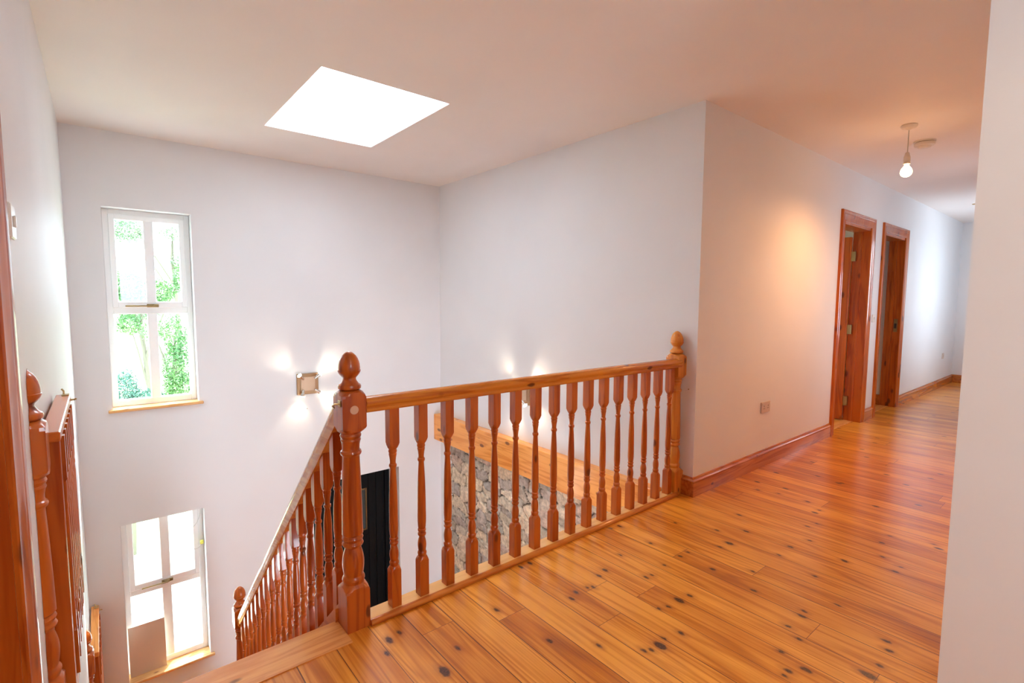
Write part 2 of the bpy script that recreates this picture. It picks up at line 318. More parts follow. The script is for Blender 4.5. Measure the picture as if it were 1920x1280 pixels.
# ------------------------------------------------------------------ mesh helpers
class MB:
    def __init__(s): s.bm = bmesh.new(); s.blocky = False
    def box(s, x0, x1, y0, y1, z0, z1, bev=0.0, seg=1):
        bm = s.bm
        if bev: b2 = bmesh.new()
        else: b2 = bm
        v = [b2.verts.new(p) for p in ((x0,y0,z0),(x1,y0,z0),(x1,y1,z0),(x0,y1,z0),(x0,y0,z1),(x1,y0,z1),(x1,y1,z1),(x0,y1,z1))]
        for q in ((0,3,2,1),(4,5,6,7),(0,1,5,4),(1,2,6,5),(2,3,7,6),(3,0,4,7)): b2.faces.new([v[i] for i in q])
        if bev:
            bmesh.ops.bevel(b2, geom=b2.edges[:], offset=bev, segments=seg, affect='EDGES', profile=0.5)
            s.merge(b2)
        return s
    def merge(s, b2):
        me = bpy.data.meshes.new('tmp'); b2.to_mesh(me); b2.free(); s.bm.from_mesh(me); bpy.data.meshes.remove(me)
    def sweep(s, stations, cap=True, closed=True):
        """stations: list of lists of 3D points (same count)."""
        bm = s.bm; rows = [[bm.verts.new(p) for p in st] for st in stations]
        n = len(rows[0])
        for a, b in zip(rows, rows[1:]):
            for i in range(n if closed else n-1):
                k = (i+1) % n
                try: bm.faces.new((a[i], a[k], b[k], b[i]))
                except ValueError: pass
        if cap:
            for r in (rows[0][::-1], rows[-1]):
                try: bm.faces.new(r)
                except ValueError: pass
        return s
    def turned(s, cx, cy, prof, half=None, seg=32, clampx=None, z0=0.0):
        """prof: list of (z, R); section is the circle R(z) cut by a square of half width 'half'."""
        st = []
        s.blocky = half is not None
        for z, R in prof:
            row = []
            for k in range(seg):
                t = 2*PI*k/seg; c, q = math.cos(t), math.sin(t)
                r = R if half is None else min(R, half/max(abs(c), abs(q)))
                x = cx + r*c
                if clampx is not None: x = max(x, clampx)
                row.append((x, cy + r*q, z0 + z))
            st.append(row)
        return s.sweep(st)
    def tube(s, pts, r, seg=8):
        pts = [Vector(p) for p in pts]; st = []
        for i, p in enumerate(pts):
            t = (pts[min(i+1, len(pts)-1)] - pts[max(i-1, 0)]).normalized()
            a = t.cross(Vector((0, 0, 1)))
            if a.length < 0.05: a = t.cross(Vector((1, 0, 0)))
            a.normalize(); b = a.cross(t)
            rr = r[i] if isinstance(r, (list, tuple)) else r
            st.append([p + a*rr*math.cos(2*PI*k/seg) + b*rr*math.sin(2*PI*k/seg) for k in range(seg)])
        return s.sweep(st)
    def grid(s, axis, a0, a1, uc, vc, holes):
        """slab between a0..a1 on axis; uc/vc cuts; holes = list of (u0,u1,v0,v1)."""
        bm = s.bm; cache = {}
        def P(a, u, v):
            k = (round(a, 5), round(u, 5), round(v, 5))
            if k not in cache:
                if axis == 'x': p = (a, u, v)
                elif axis == 'y': p = (u, a, v)
                else: p = (u, v, a)
                cache[k] = bm.verts.new(p)
            return cache[k]
        lo_u, hi_u, lo_v, hi_v = min(uc), max(uc), min(vc), max(vc)
        holes = [(max(h[0], lo_u), min(h[1], hi_u), max(h[2], lo_v), min(h[3], hi_v)) for h in holes]
        for h in holes:
            uc = list(uc) + [h[0], h[1]]; vc = list(vc) + [h[2], h[3]]
        uc = sorted(set(round(x, 5) for x in uc)); vc = sorted(set(round(x, 5) for x in vc))
        def solid(i, j):
            if i < 0 or j < 0 or i >= len(uc)-1 or j >= len(vc)-1: return False
            um, vm = (uc[i]+uc[i+1])/2, (vc[j]+vc[j+1])/2
            return not any(h[0] < um < h[1] and h[2] < vm < h[3] for h in holes)
        for i in range(len(uc)-1):
            for j in range(len(vc)-1):
                if not solid(i, j): continue
                u0, u1, v0, v1 = uc[i], uc[i+1], vc[j], vc[j+1]
                for a in (a0, a1):
                    bm.faces.new((P(a,u0,v0), P(a,u1,v0), P(a,u1,v1), P(a,u0,v1)))
                for di, dj, (ua, va, ub, vb) in ((-1,0,(u0,v0,u0,v1)), (1,0,(u1,v0,u1,v1)), (0,-1,(u0,v0,u1,v0)), (0,1,(u0,v1,u1,v1))):
                    if not solid(i+di, j+dj):
                        bm.faces.new((P(a0,ua,va), P(a0,ub,vb), P(a1,ub,vb), P(a1,ua,va)))
        return s
    def build(s, name, m, parent=None, loc=None, sharp=35):
        bm = s.bm
        bmesh.ops.recalc_face_normals(bm, faces=bm.faces[:])
        for f in bm.faces: f.smooth = True
        for e in bm.edges:
            if len(e.link_faces) != 2 or e.calc_face_angle(0) > math.radians(sharp): e.smooth = False
            elif s.blocky:
                fl_ = [max(abs(f.normal.x), abs(f.normal.y)) > 0.9999 for f in e.link_faces]
                if fl_[0] != fl_[1]: e.smooth = False
        me = bpy.data.meshes.new(name)
        if loc is not None: bmesh.ops.translate(bm, vec=-Vector(loc), verts=bm.verts[:])
        bm.to_mesh(me); bm.free()
        ms = m if isinstance(m, (list, tuple)) else [m]
        for x in ms: me.materials.append(x)
        o = bpy.data.objects.new(name, me); C.objects.link(o)
        if loc is not None: o.location = loc
        if parent is not None:
            o.parent = parent
            o.matrix_parent_inverse = Matrix.Translation(world_loc(parent)).inverted()
        return o

WL = {}
def world_loc(o):
    p = Vector(o.location)
    if o.parent is not None:
        p = p + world_loc(o.parent) + o.matrix_parent_inverse.translation
    return p
def empty(name, loc, label=None, cat=None, group=None, kind=None, parent=None):
    o = bpy.data.objects.new(name, None); C.objects.link(o); o.location = loc; o.empty_display_size = 0.1
    return tag(o, label, cat, group, kind)
def tag(o, label=None, cat=None, group=None, kind=None):
    if label: o['label'] = label
    if cat: o['category'] = cat
    if group: o['group'] = group
    if kind: o['kind'] = kind
    return o
def struct(o): o['kind'] = 'structure'; return o
def sempty(name, loc): return struct(empty(name, loc))
def lab(o, t): o['label'] = t; return o

# ------------------------------------------------------------------ room shell
UW = (0.050, 0.626, 0.428, 1.990)       # upper window hole x0,x1,z0,z1
LW = (0.050, 0.626, -1.835, -0.510)
FD = (1.545, 2.470, ZG, -0.530)
struct(MB().grid('y', YW, YW+0.30, [XL-0.15, XR+0.15], [ZG, ZC], [UW, LW, FD]).build('wall_window', WHITE))
struct(MB().grid('x', XL-0.15, XL, [YB, YW], [ZG, ZC], [(0.62, 1.462, 0.0, 2.05)]).build('wall_left', WHITE))
struct(MB().grid('x', XR, XR+0.15, [0.0, YW], [ZG, ZC], [(-1, YC+0.15, -0.25, 3), (1.95, 4.765, ZG-1, -0.300)]).build('wall_stairwell', WHITE))
D1 = (5.505, 6.29, 0.0, 2.055); D2 = (6.765, 7.56, 0.0, 2.055)
struct(MB().grid('y', YC, YC+0.15, [XR, XE], [0, ZC], [D1, D2]).build('wall_corridor', WHITE))
struct(MB().grid('x', XE, XE+0.15, [YN-0.15, YC+0.15], [0, ZC], []).build('wall_end', WHITE))
struct(MB().grid('y', YN-0.15, YN, [XN, XE], [0, ZC], [(8.55, 9.15, 0.9, 1.9), (5.9, 6.2, 0.85, 1.65)]).build('wall_right', WHITE))
struct(MB().grid('x', XN, XN+0.15, [YB, YN-0.15], [0, ZC], []).build('wall_near', WHITE))
struct(MB().grid('y', YB-0.2, YB, [XL-0.15, XN+0.15], [0, ZC], [(0.33, 0.87, 1.2, 1.9)]).build('wall_back', WHITE))  # window opening here is added, unseen, for daylight fill
struct(MB().grid('y', -0.15, 0.0, [XL-0.15, XR+0.15], [ZG, -0.25], [(0.8, 2.2, -1.9, -0.7)]).build('wall_lower', WHITE))  # unseen closing wall; its opening is added to brighten the hall
SK = (0.998, 1.812, 2.858, 4.072)
struct(MB().grid('z', ZC, ZC+0.2, [XL-1.6, XE+0.15], [YB-0.2, 5.3], [SK]).build('ceiling', CEIL))
# skylight shaft and frame
sk = sempty('window_3', (1.405, 3.465, ZC))
MB().grid('z', ZC+0.2, ZC+0.26, [SK[0]-0.06, SK[1]+0.06], [SK[2]-0.06, SK[3]+0.06], [SK]).build('window_frame', UPVC, sk)
MB().box(SK[0], SK[1], SK[2], SK[3], ZC+0.012, ZC+0.016).build('pane', FROST, sk)
# floors
fl = MB()
fl.grid('z', -0.25, 0.0, [XL, XE], [YB, YC+0.15, RY+0.035], [(XN+0.15, 99, -5, YN-0.15), (XR, 99, YC+0.15, 9)])
struct(fl.build('floor', FLOOR))
struct(MB().box(4.9, 9.8, YC+0.15, 5.2, -0.25, 0.0).build('floor_bedrooms', FLOOR))
struct(MB().box(XL-1.6, XL, 0.3, 2.2, -0.25, 0.0).build('floor_side_room', FLOOR))
struct(MB().box(XL-0.15, XR+0.15, 0.0, YW+0.3, ZG-0.1, ZG).build('floor_ground', FLOOR))
# rooms behind the doors
struct(MB().grid('y', 5.2, 5.35, [4.8, 9.9], [0, ZC], [(5.4, 6.2, 0.9, 2.0), (8.0, 9.0, 0.9, 2.0)]).build('wall_bedroom_back', WHITE))
struct(MB().box(4.8, 4.9, YC+0.15, 5.2, 0, ZC).build('wall_bedroom_left', WHITE))
struct(MB().box(6.42, 6.52, YC+0.15, 5.2, 0, ZC).build('wall_bedroom_middle', WHITE))
struct(MB().box(7.60, 7.70, YC+0.15, 5.2, 0, ZC).build('wall_bedroom_right', WHITE))
struct(MB().box(7.582, 7.60, YC+0.15, 5.2, 0, 0.13, 0.004).build('baseboard_bedroom', SKIRT))
struct(MB().grid('x', XL-1.75, XL-1.6, [0.15, 2.35], [0, ZC], []).build('wall_side_room_back', WHITE))
struct(MB().box(XL-1.6, XL-0.15, 2.2, 2.35, 0, ZC).build('wall_side_room_far', WHITE))
struct(MB().box(XL-1.6, XL-0.15, 0.15, 0.30, 0, ZC).build('wall_side_room_near', WHITE))

# ------------------------------------------------------------------ stone wall
def stone_wall():
    y0, y1, z0, z1 = 1.95, 4.765, ZG, -0.300
    st = 0.0125
    ny, nz = int((y1-y0)/st)+1, int((z1-z0)/st)+1
    ys = np.linspace(y0, y1, ny); zs = np.linspace(z0, z1, nz)
    rng = np.random.RandomState(11)
    seeds = []; z = z0
    while z < z1+0.1:
        h = rng.uniform(0.075, 0.17); y = y0 - rng.uniform(0, 0.2)
        while y < y1+0.2:
            w = rng.uniform(0.10, 0.34)
            if h > 0.13 and rng.rand() < 0.4:
                seeds.append((y+w/2, z+h*0.27, rng.rand())); seeds.append((y+w/2+rng.uniform(-.04,.04), z+h*0.75, rng.rand()))
            else: seeds.append((y+w/2, z+h/2+rng.uniform(-0.02, 0.02), rng.rand()))
            y += w
        z += h
    sd = np.array(seeds)
    Yg, Zg = np.meshgrid(ys, zs)
    def vnoise(f, s):
        r = np.random.RandomState(s); g = r.rand(80, 80)
        a = (Yg-y0)*f; b = (Zg-z0)*f; i = a.astype(int) % 79; j = b.astype(int) % 79; fa = a-np.floor(a); fb = b-np.floor(b)
        fa = fa*fa*(3-2*fa); fb = fb*fb*(3-2*fb)
        return (g[i,j]*(1-fa)*(1-fb)+g[i+1,j]*fa*(1-fb)+g[i,j+1]*(1-fa)*fb+g[i+1,j+1]*fa*fb)-0.5
    yy = Yg + 0.05*vnoise(9, 1) + 0.02*vnoise(22, 2); zz = Zg + 0.05*vnoise(8, 3) + 0.02*vnoise(20, 4)
    f1 = np.full(Yg.shape, 9.0); f2 = f1.copy(); idx = np.zeros(Yg.shape, int)
    for k, (a, b, _) in enumerate(sd):
        dy_, dz_ = np.abs(yy-a)*0.5, np.abs(zz-b)*1.15; d = 0.7*np.maximum(dy_, dz_)+0.3*np.hypot(dy_, dz_)
        n1 = d < f1
        f2 = np.where(n1, f1, np.minimum(f2, d)); idx = np.where(n1, k, idx); f1 = np.where(n1, d, f1)
    gap = f2-f1; t = np.clip(gap/0.009, 0, 1); t = t*t*(3-2*t)
    hs = rng.rand(len(sd))
    disp = t*(0.016+0.022*hs[idx]) + 0.006*vnoise(26, 7) + 0.010*vnoise(12, 8)
    X = (XR+0.035) - disp
    verts = np.stack([X.ravel(), Yg.ravel(), Zg.ravel()], 1)
    q = (np.arange(nz-1)[:, None]*ny + np.arange(ny-1)[None, :]).ravel()
    faces = np.stack([q, q+1, q+ny+1, q+ny], 1)
    nb = len(verts)
    back = [(XR+0.10, y0, z0), (XR+0.10, y1, z0), (XR+0.10, y1, z1), (XR+0.10, y0, z1)]
    me = bpy.data.meshes.new('wall_stone')
    fs = [tuple(int(x) for x in f) for f in faces]
    fs.append((nb, nb+3, nb+2, nb+1))
    fs.append(tuple(range(0, ny)) + (nb+1, nb)); fs.append(tuple(range((nz-1)*ny, nz*ny)) + (nb+2, nb+3))
    fs.append(tuple(range(0, nz*ny, ny)) + (nb+3, nb)); fs.append(tuple(range(ny-1, nz*ny, ny)) + (nb+2, nb+1))
    me.from_pydata([tuple(map(float, v)) for v in verts] + back, [], fs)
    pal = np.array((1.0, 0.98, 0.90))*np.array([(0.68,0.60,0.50),(0.58,0.52,0.46),(0.72,0.63,0.51),(0.48,0.44,0.43),(0.62,0.51,0.46),(0.76,0.69,0.59),(0.54,0.52,0.48)])
    c = pal[(hs*997).astype(int) % 7][idx]*(0.8+0.4*np.random.RandomState(3).rand(len(sd))[idx])[..., None]
    mort = np.array((0.06, 0.05, 0.038))
    c = mort + (c-mort)*np.clip((gap-0.0025)/0.005, 0, 1)[..., None]
    cols = np.ones((nb+4, 4)); cols[:nb, :3] = c.reshape(-1, 3); cols[nb:, :3] = 0.3
    a = me.color_attributes.new('stone_colour', 'FLOAT_COLOR', 'POINT'); a.data.foreach_set('color', cols.ravel().astype(np.float32))
    me.materials.append(STONE)
    for p in me.polygons: p.use_smooth = len(p.vertices) == 4
    o = bpy.data.objects.new('wall_stone', me); C.objects.link(o); struct(o)
    struct(MB().box(XR+0.10, XR+0.15, 1.95, 4.765, ZG, -0.30).build('wall_stone_backing', WHITE))
stone_wall()
tag(MB().box(2.915, XR, 2.0, YW, -0.300, -0.008, 0.004).build('lintel_beam', HONEY_Y),
    'long honey pine lintel beam fixed over the rough stone wall', 'beam')

# ------------------------------------------------------------------ windows in the stairwell
def window(num, x0, x1, z0, z1, zt, thin_top, sill_out):
    w = sempty('window_%d' % num, ((x0+x1)/2, YW+0.12, z0))
    ya, yb = YW+0.115, YW+0.175
    f = 0.042; xc = (x0+x1)/2 + 0.003
    fr = MB(); tt = 0.012 if thin_top else f
    fr.box(x0, x0+f, ya, yb, z0, z1, 0.004).box(x1-f, x1, ya, yb, z0, z1, 0.004)
    fr.box(x0+f-0.002, x1-f+0.002, ya, yb, z0, z0+0.05, 0.004).box(x0+f-0.002, x1-f+0.002, ya, yb, z1-tt, z1, 0.003)
    fr.box(x0+f-0.002, x1-f+0.002, ya, yb, zt-0.055, zt+0.0, 0.004)
    fr.box(xc-0.034, xc+0.034, ya+0.004, yb, z0+0.045, zt-0.05, 0.004)
    fr.build('window_frame', UPVC, w)
    s = MB(); sx0, sx1, sz0, sz1 = x0+f-0.004, x1-f+0.004, zt-0.004, z1-tt+0.004
    g = 0.040; tg = 0.014 if thin_top else g; yc = ya-0.014
    s.box(sx0, sx0+g, yc, yb-0.01, sz0, sz1, 0.004).box(sx1-g, sx1, yc, yb-0.01, sz0, sz1, 0.004)
    s.box(sx0+g-0.004, sx1-g+0.004, yc, yb-0.01, sz0, sz0+0.048, 0.004).box(sx0+g-0.004, sx1-g+0.004, yc, yb-0.01, sz1-tg, sz1, 0.003)
    s.box(xc-0.033, xc+0.033, yc+0.002, yb-0.01, sz0+0.04, sz1-tg+0.004, 0.004)
    s.build('sash', UPVC, w)
    ym = ya+0.03
    MB().box(sx0+g-0.01, sx1-g+0.01, ym, ym+0.006, sz0+0.03, sz1-tg+0.003).box(x0+f-0.01, x1-f+0.01, ym, ym+0.006, z0+0.04, zt-0.045).build('pane', GLASS, w)
    h = MB(); hz = zt+0.012
    h.box(xc-0.035, xc+0.045, yc-0.012, yc, hz-0.013, hz+0.013, 0.003).box(xc-0.02, xc+0.02, yc-0.03, yc-0.01, hz-0.008, hz+0.010, 0.003)
    h.box(xc-0.175, xc+0.01, yc-0.036, yc-0.026, hz-0.008, hz+0.004, 0.003)
    h.build('handle', DARKBRASS, w)
    sl = MB(); sl.box(x0, x1, YW-0.001, ya, z0-0.022, z0+0.001)
    sl.box(x0-0.028, x1+0.030, YW-sill_out, YW, z0-0.022, z0+0.001, 0.004)
    sl.build('window_sill', SILLW, w)
    return w
UW_Z0, LW_Z0 = UW[2], LW[2]
window(1, *UW, 1.225, False, 0.028)
window(2, *LW, -1.118, True, 0.028)
# wall openings reach to underside of the sill boards
# ------------------------------------------------------------------ front door
d = sempty('door_1', (2.0, 5.26, ZG))
db = MB(); db.box(1.56, 2.455, 5.235, 5.285, ZG, -0.545, 0.003)
db.build('door_leaf', BLACK, d)
fr = MB(); fr.box(1.545, 1.60, 5.21, 5.25, ZG, -0.53, 0.003).box(2.415, 2.47, 5.21, 5.25, ZG, -0.53, 0.003).box(1.60, 2.415, 5.21, 5.25, -0.585, -0.53, 0.003)
fr.build('door_frame', BLACK, d)
pn = MB()
for k in range(9):
    x = 1.61+k*0.088
    if 1.82 < x < 2.2: pn.box(x, x+0.082, 5.228, 5.237, ZG+0.1, -1.32, 0.003)
    else: pn.box(x, x+0.082, 5.228, 5.237, ZG+0.1, -0.62, 0.003)
pn.build('door_boards', BLACK, d)
MB().box(1.88, 2.20, 5.222, 5.236, -1.26, -1.245).box(1.88, 2.20, 5.222, 5.236, -0.80, -0.785).box(2.19, 2.205, 5.222, 5.236, -1.26, -0.785).box(1.88, 1.895, 5.222, 5.236, -1.26, -0.785).build('glazing_bead', DARKBRASS, d)
MB().box(1.895, 2.19, 5.232, 5.236, -1.245, -0.80).build('pane', simple('dark_leaded_glass', (0.05, 0.06, 0.06), 0.1), d)

# ------------------------------------------------------------------ architraves, linings, skirtings
ARCH = [(0.0, 0.0), (0.0, 0.009), (0.006, 0.013), (0.012, 0.010), (0.018, 0.011), (0.040, 0.014), (0.052, 0.019), (0.060, 0.021), (0.066, 0.017), (0.072, 0.021), (0.088, 0.024), (0.097, 0.022), (0.100, 0.016), (0.100, 0.0)]
def architrave(u0, u1, z1, place, parent, m, z0=0.0):
    """place(u, w, z) -> 3D point: u along the wall, w out of it"""
    st = [[place(u0-a, w, z0) for a, w in ARCH], [place(u0-a, w, z1+a) for a, w in ARCH],
          [place(u1+a, w, z1+a) for a, w in ARCH], [place(u1+a, w, z0) for a, w in ARCH]]
    return MB().sweep(st).build('architrave', m, parent, sharp=28)
SKP = [(0, 0), (0.018, 0), (0.018, 0.088), (0.0165, 0.092), (0.0185, 0.097), (0.0195, 0.104), (0.016, 0.111), (0.009, 0.116), (0.008, 0.124), (0.005, 0.129), (0, 0.129)]
def skirt(name, path, m=SKIRT):
    """path: list of (x, y, nx, ny) mitre offsets"""
    st = [[(x + nx*w, y + ny*w, z) for w, z in SKP] for x, y, nx, ny in path]
    return struct(MB().sweep(st).build(name, m, sharp=28))
skirt('baseboard_corridor', [(XR, 1.838, -1, 0), (XR, YC, -1, -1), (5.405, YC, 0, -1)])
skirt('baseboard_between_doors', [(6.39, YC, 0, -1), (6.665, YC, 0, -1)])
skirt('baseboard_corridor_far', [(7.66, YC, 0, -1), (XE, YC, -1, -1), (XE, YN, -1, 1)])
skirt('baseboard_right', [(XN, YB, -1, 0), (XN, YN, -1, 1), (XE, YN, 0, 1)])
skirt('baseboard_left', [(XL, YB, 1, 0), (XL, 0.52, 1, 0)])
skirt('baseboard_left_far', [(XL, 1.562, 1, 0), (XL, 1.91, 1, 0)])

def door_set(num, x0, x1, open_leaf):
    o = sempty('door_%d' % num, ((x0+x1)/2, YC, 0))
    architrave(x0+0.008, x1-0.008+0.0, 2.062, lambda u, w, z: (u, YC-w, z), o, DOORW)
    l = MB(); t = 0.022
    l.box(x0-0.02, x0+t-0.02+0.02, YC-0.001, YC+0.155, 0, 2.06).box(x1-0.002, x1+0.02, YC-0.001, YC+0.155, 0, 2.06).box(x0, x1, YC-0.001, YC+0.155, 2.035, 2.06)
    l.box(x0+t, x0+t+0.012, YC+0.075, YC+0.115, 0, 2.035).box(x1-0.014, x1-0.002, YC+0.07, YC+0.105, 0, 2.035)
    l.build('door_lining', DOORW, o)
    MB().box(x0+0.02, x1, YC+0.06, YC+0.15, 0.0, 0.006, 0.002).build('threshold', HONEY_X, o)
    return o
o1 = door_set(2, D1[0], D1[1], True)
o2 = door_set(3, D2[0], D2[1], False)
# door leaf of the first room, standing open into the room on its right-hand hinges
leaf = MB(); lx0, lx1 = 6.243, 6.285; ly0, ly1 = YC+0.158, YC+0.158+0.74
for a, b in ((ly0, ly0+0.11), (ly1-0.11, ly1)): leaf.box(lx0, lx1, a, b, 0.012, 1.985, 0.003)
for z0_, z1_ in ((0.012, 0.22), (0.86, 1.05), (1.86, 1.985)): leaf.box(lx0, lx1, ly0+0.108, ly1-0.108, z0_, z1_, 0.003)
leaf.box(lx0+0.012, lx1-0.012, ly0+0.10, ly1-0.10, 0.2, 1.9)
lo = leaf.build('door_leaf', DOORW, o1)
for z in (0.22, 1.0, 1.78):
    MB().box(6.262, 6.289, YC+0.118, YC+0.158, z-0.05, z+0.05, 0.001).tube([(6.270, YC+0.156, z-0.052), (6.270, YC+0.156, z+0.052)], 0.007, 10).build('hinge', BRASS, o1)
MB().box(7.553, 7.5585, YC+0.02, YC+0.058, 0.93, 1.09, 0.001).build('strike_plate', BRASS, o2)
MB().box(7.549, 7.5525, YC+0.028, YC+0.050, 0.975, 1.035).build('strike_hole', DARKHOLE, o2)

# near-left door in the left wall, its casing seen almost edge on
dl = sempty('door_4', (XL, 1.04, 0))
architrave(0.628, 1.454, 2.058, lambda u, w, z: (XL+w, u, z), dl, DOORW)
MB().box(XL-0.16, XL+0.001, 1.444, 1.468, 0, 2.05).box(XL-0.16, XL+0.001, 0.614, 0.638, 0, 2.05).box(XL-0.16, XL+0.001, 0.638, 1.444, 2.03, 2.05).box(XL-0.10, XL-0.06, 1.432, 1.444, 0, 2.03, 0.001).build('door_lining', DOORW, dl)
nl = MB()
for a, b in ((0.65, 0.76), (1.31, 1.42)): nl.box(XL-0.155, XL-0.113, a, b, 0.01, 2.02, 0.003)
for z0_, z1_ in ((0.01, 0.22), (0.86, 1.05), (1.90, 2.02)): nl.box(XL-0.155, XL-0.113, 0.758, 1.312, z0_, z1_, 0.003)
nl.box(XL-0.145, XL-0.123, 0.75, 1.32, 0.2, 1.92)
nl.build('door_leaf', DOORW, dl)

# ------------------------------------------------------------------ balustrade along the landing
NH = 0.047
def lathe_arc(z0, z1, r0, r1, n=6, bulge=0.0):
    return [(z0+(z1-z0)*k/n, r0+(r1-r0)*k/n + bulge*math.sin(PI*k/n)) for k in range(n+1)]
def newel_profile(base=0.0, body=0.0):
    """heights from the foot upward; base lengthens the lower block"""
    b = base
    p = [(0-0.0, 0.09), (0.155+b, 0.09), (0.163+b, 0.060), (0.170+b, 0.052), (0.178+b, 0.043)]
    p += [(0.182+b, 0.040), (0.188+b, 0.041), (0.194+b, 0.0435), (0.200+b, 0.0435), (0.206+b, 0.041), (0.210+b, 0.038), (0.214+b, 0.0372)]
    p += lathe_arc(0.218+b, 0.325+b, 0.038, 0.030, 10, 0.0075)[0:]
    p += [(0.329+b, 0.0315), (0.333+b, 0.038), (0.340+b, 0.041), (0.347+b, 0.038), (0.351+b, 0.035), (0.356+b, 0.038), (0.363+b, 0.0405), (0.370+b, 0.038), (0.374+b, 0.035)]
    p += lathe_arc(0.380+b, 0.690+b, 0.0405, 0.0325, 8, 0.001)
    p += [(0.694+b, 0.0335), (0.699+b, 0.0385), (0.706+b, 0.0405), (0.713+b, 0.0385), (0.717+b, 0.034), (0.722+b, 0.033)]
    p += [(0.735+b, 0.0335), (0.748+b, 0.0355), (0.755+b, 0.0385), (0.760+b, 0.0375), (0.763+b, 0.0355), (0.767+b, 0.0385), (0.774+b, 0.0405), (0.780+b, 0.0385), (0.783+b, 0.0365)]
    p += [(0.786+b, 0.040), (0.793+b, 0.050), (0.803+b, 0.062), (0.81+b, 0.09), (0.925+b, 0.09), (0.935+b, 0.062), (0.943+b, 0.050), (0.950+b, 0.040), (0.951+b, 0.034)]
    return p
FIN = [(0.950, 0.030), (0.953, 0.037), (0.958, 0.0425), (0.966, 0.0435), (0.972, 0.041), (0.975, 0.036), (0.981, 0.031), (0.988, 0.0265), (0.994, 0.0245), (0.999, 0.0255), (1.004, 0.030), (1.012, 0.0365), (1.021, 0.0415), (1.0275, 0.0425), (1.0285, 0.0405), (1.038, 0.0408), (1.050, 0.0395), (1.062, 0.0368), (1.073, 0.0325), (1.083, 0.0265), (1.091, 0.019), (1.097, 0.011), (1.100, 0.002)]
def newel(cx, cy, zb, parent, base=0.0, name='newel_post', m=PINE_Z, sc=1.0, clampx=None, seg=40):
    hf = NH*sc
    prof = [(z, r*(sc if r < 0.08 else 1)) for z, r in newel_profile(base)]
    o = MB().turned(cx, cy, prof, hf, seg, clampx, zb).build(name, m, parent, sharp=30)
    MB().turned(cx, cy, [(z+base, r*sc) for z, r in FIN], None, 32, clampx, zb).build('finial', m, o, sharp=30)
    return o
bal_root = empty('landing_balustrade', (0.735, RY, 0), 'turned red pine balustrade along the landing edge with acorn newels at both ends', 'balustrade')
n1 = newel(0.735, RY, 0.0, bal_root)
lab(n1, 'front newel post with pale plug and brass hook')
MB().tube([(0.733, RY-NH-0.0025, 0.880), (0.733, RY-NH+0.004, 0.880)], 0.0165, 24).build('screw_plug', PLUG, n1)
hk = MB(); hk.tube([(0.735-NH-0.002, RY-0.025, 0.905), (0.735-NH-0.020, RY-0.022, 0.906), (0.735-NH-0.022, RY-0.005, 0.896), (0.735-NH-0.010, RY+0.012, 0.885)], 0.0035, 8)
hk.box(0.735-NH-0.004, 0.735-NH, RY-0.035, RY-0.008, 0.895, 0.918, 0.001)
hk.build('latch_hook', BRASS, n1)
newel(2.959, RY, 0.0, bal_root, m=wood('honey_newel', (0.66, 0.23, 0.03), (0.48, 0.12, 0.013), KN, 'Z', kden=0.06))

RAILP = [(-0.024, 0.0), (-0.030, 0.006), (-0.030, 0.016), (-0.026, 0.020), (-0.0265, 0.024), (-0.032, 0.030), (-0.0325, 0.040), (-0.028, 0.050), (-0.018, 0.057), (0, 0.060), (0.018, 0.057), (0.028, 0.050), (0.0325, 0.040), (0.032, 0.030), (0.0265, 0.024), (0.026, 0.020), (0.030, 0.016), (0.030, 0.006), (0.024, 0.0)]
ryr = RY-0.020
st = [[(x, ryr+a, 0.862+h) for a, h in RAILP] for x in (0.7822, 1.5, 2.2, 2.948)]
st.append([(2.958, ryr+a*0.92, 0.862+0.03+(h-0.03)*0.92) for a, h in RAILP])
st.append([(2.962, ryr+a*0.75, 0.862+0.03+(h-0.03)*0.75) for a, h in RAILP])
lab(MB().sweep(st).build('handrail', wood('handrail_pine', (0.60, 0.20, 0.022), (0.38, 0.08, 0.008), KN, 'X', kden=0.07, rough=0.26, coat=0.3), bal_root, sharp=40), 'moulded level handrail')
MB().box(0.782, 2.912, RY-0.045, RY+0.032, 0.0, 0.022, 0.002).build('base_rail', wood('pale_base_rail', (0.84, 0.46, 0.15), (0.72, 0.34, 0.09), KN, 'X', kden=0.04), bal_root)
q = [(0, 0), (-0.014, 0), (-0.018, 0.005), (-0.0185, 0.012), (-0.016, 0.018), (-0.010, 0.023), (-0.003, 0.025), (0, 0.025)]
MB().sweep([[(x, RY-0.045+a, z) for a, z in q] for x in (0.782, 2.93)]).build('base_moulding', wood('moulding_pine', (0.58, 0.19, 0.024), (0.40, 0.09, 0.010), KN, 'X', kden=0.06), bal_root)

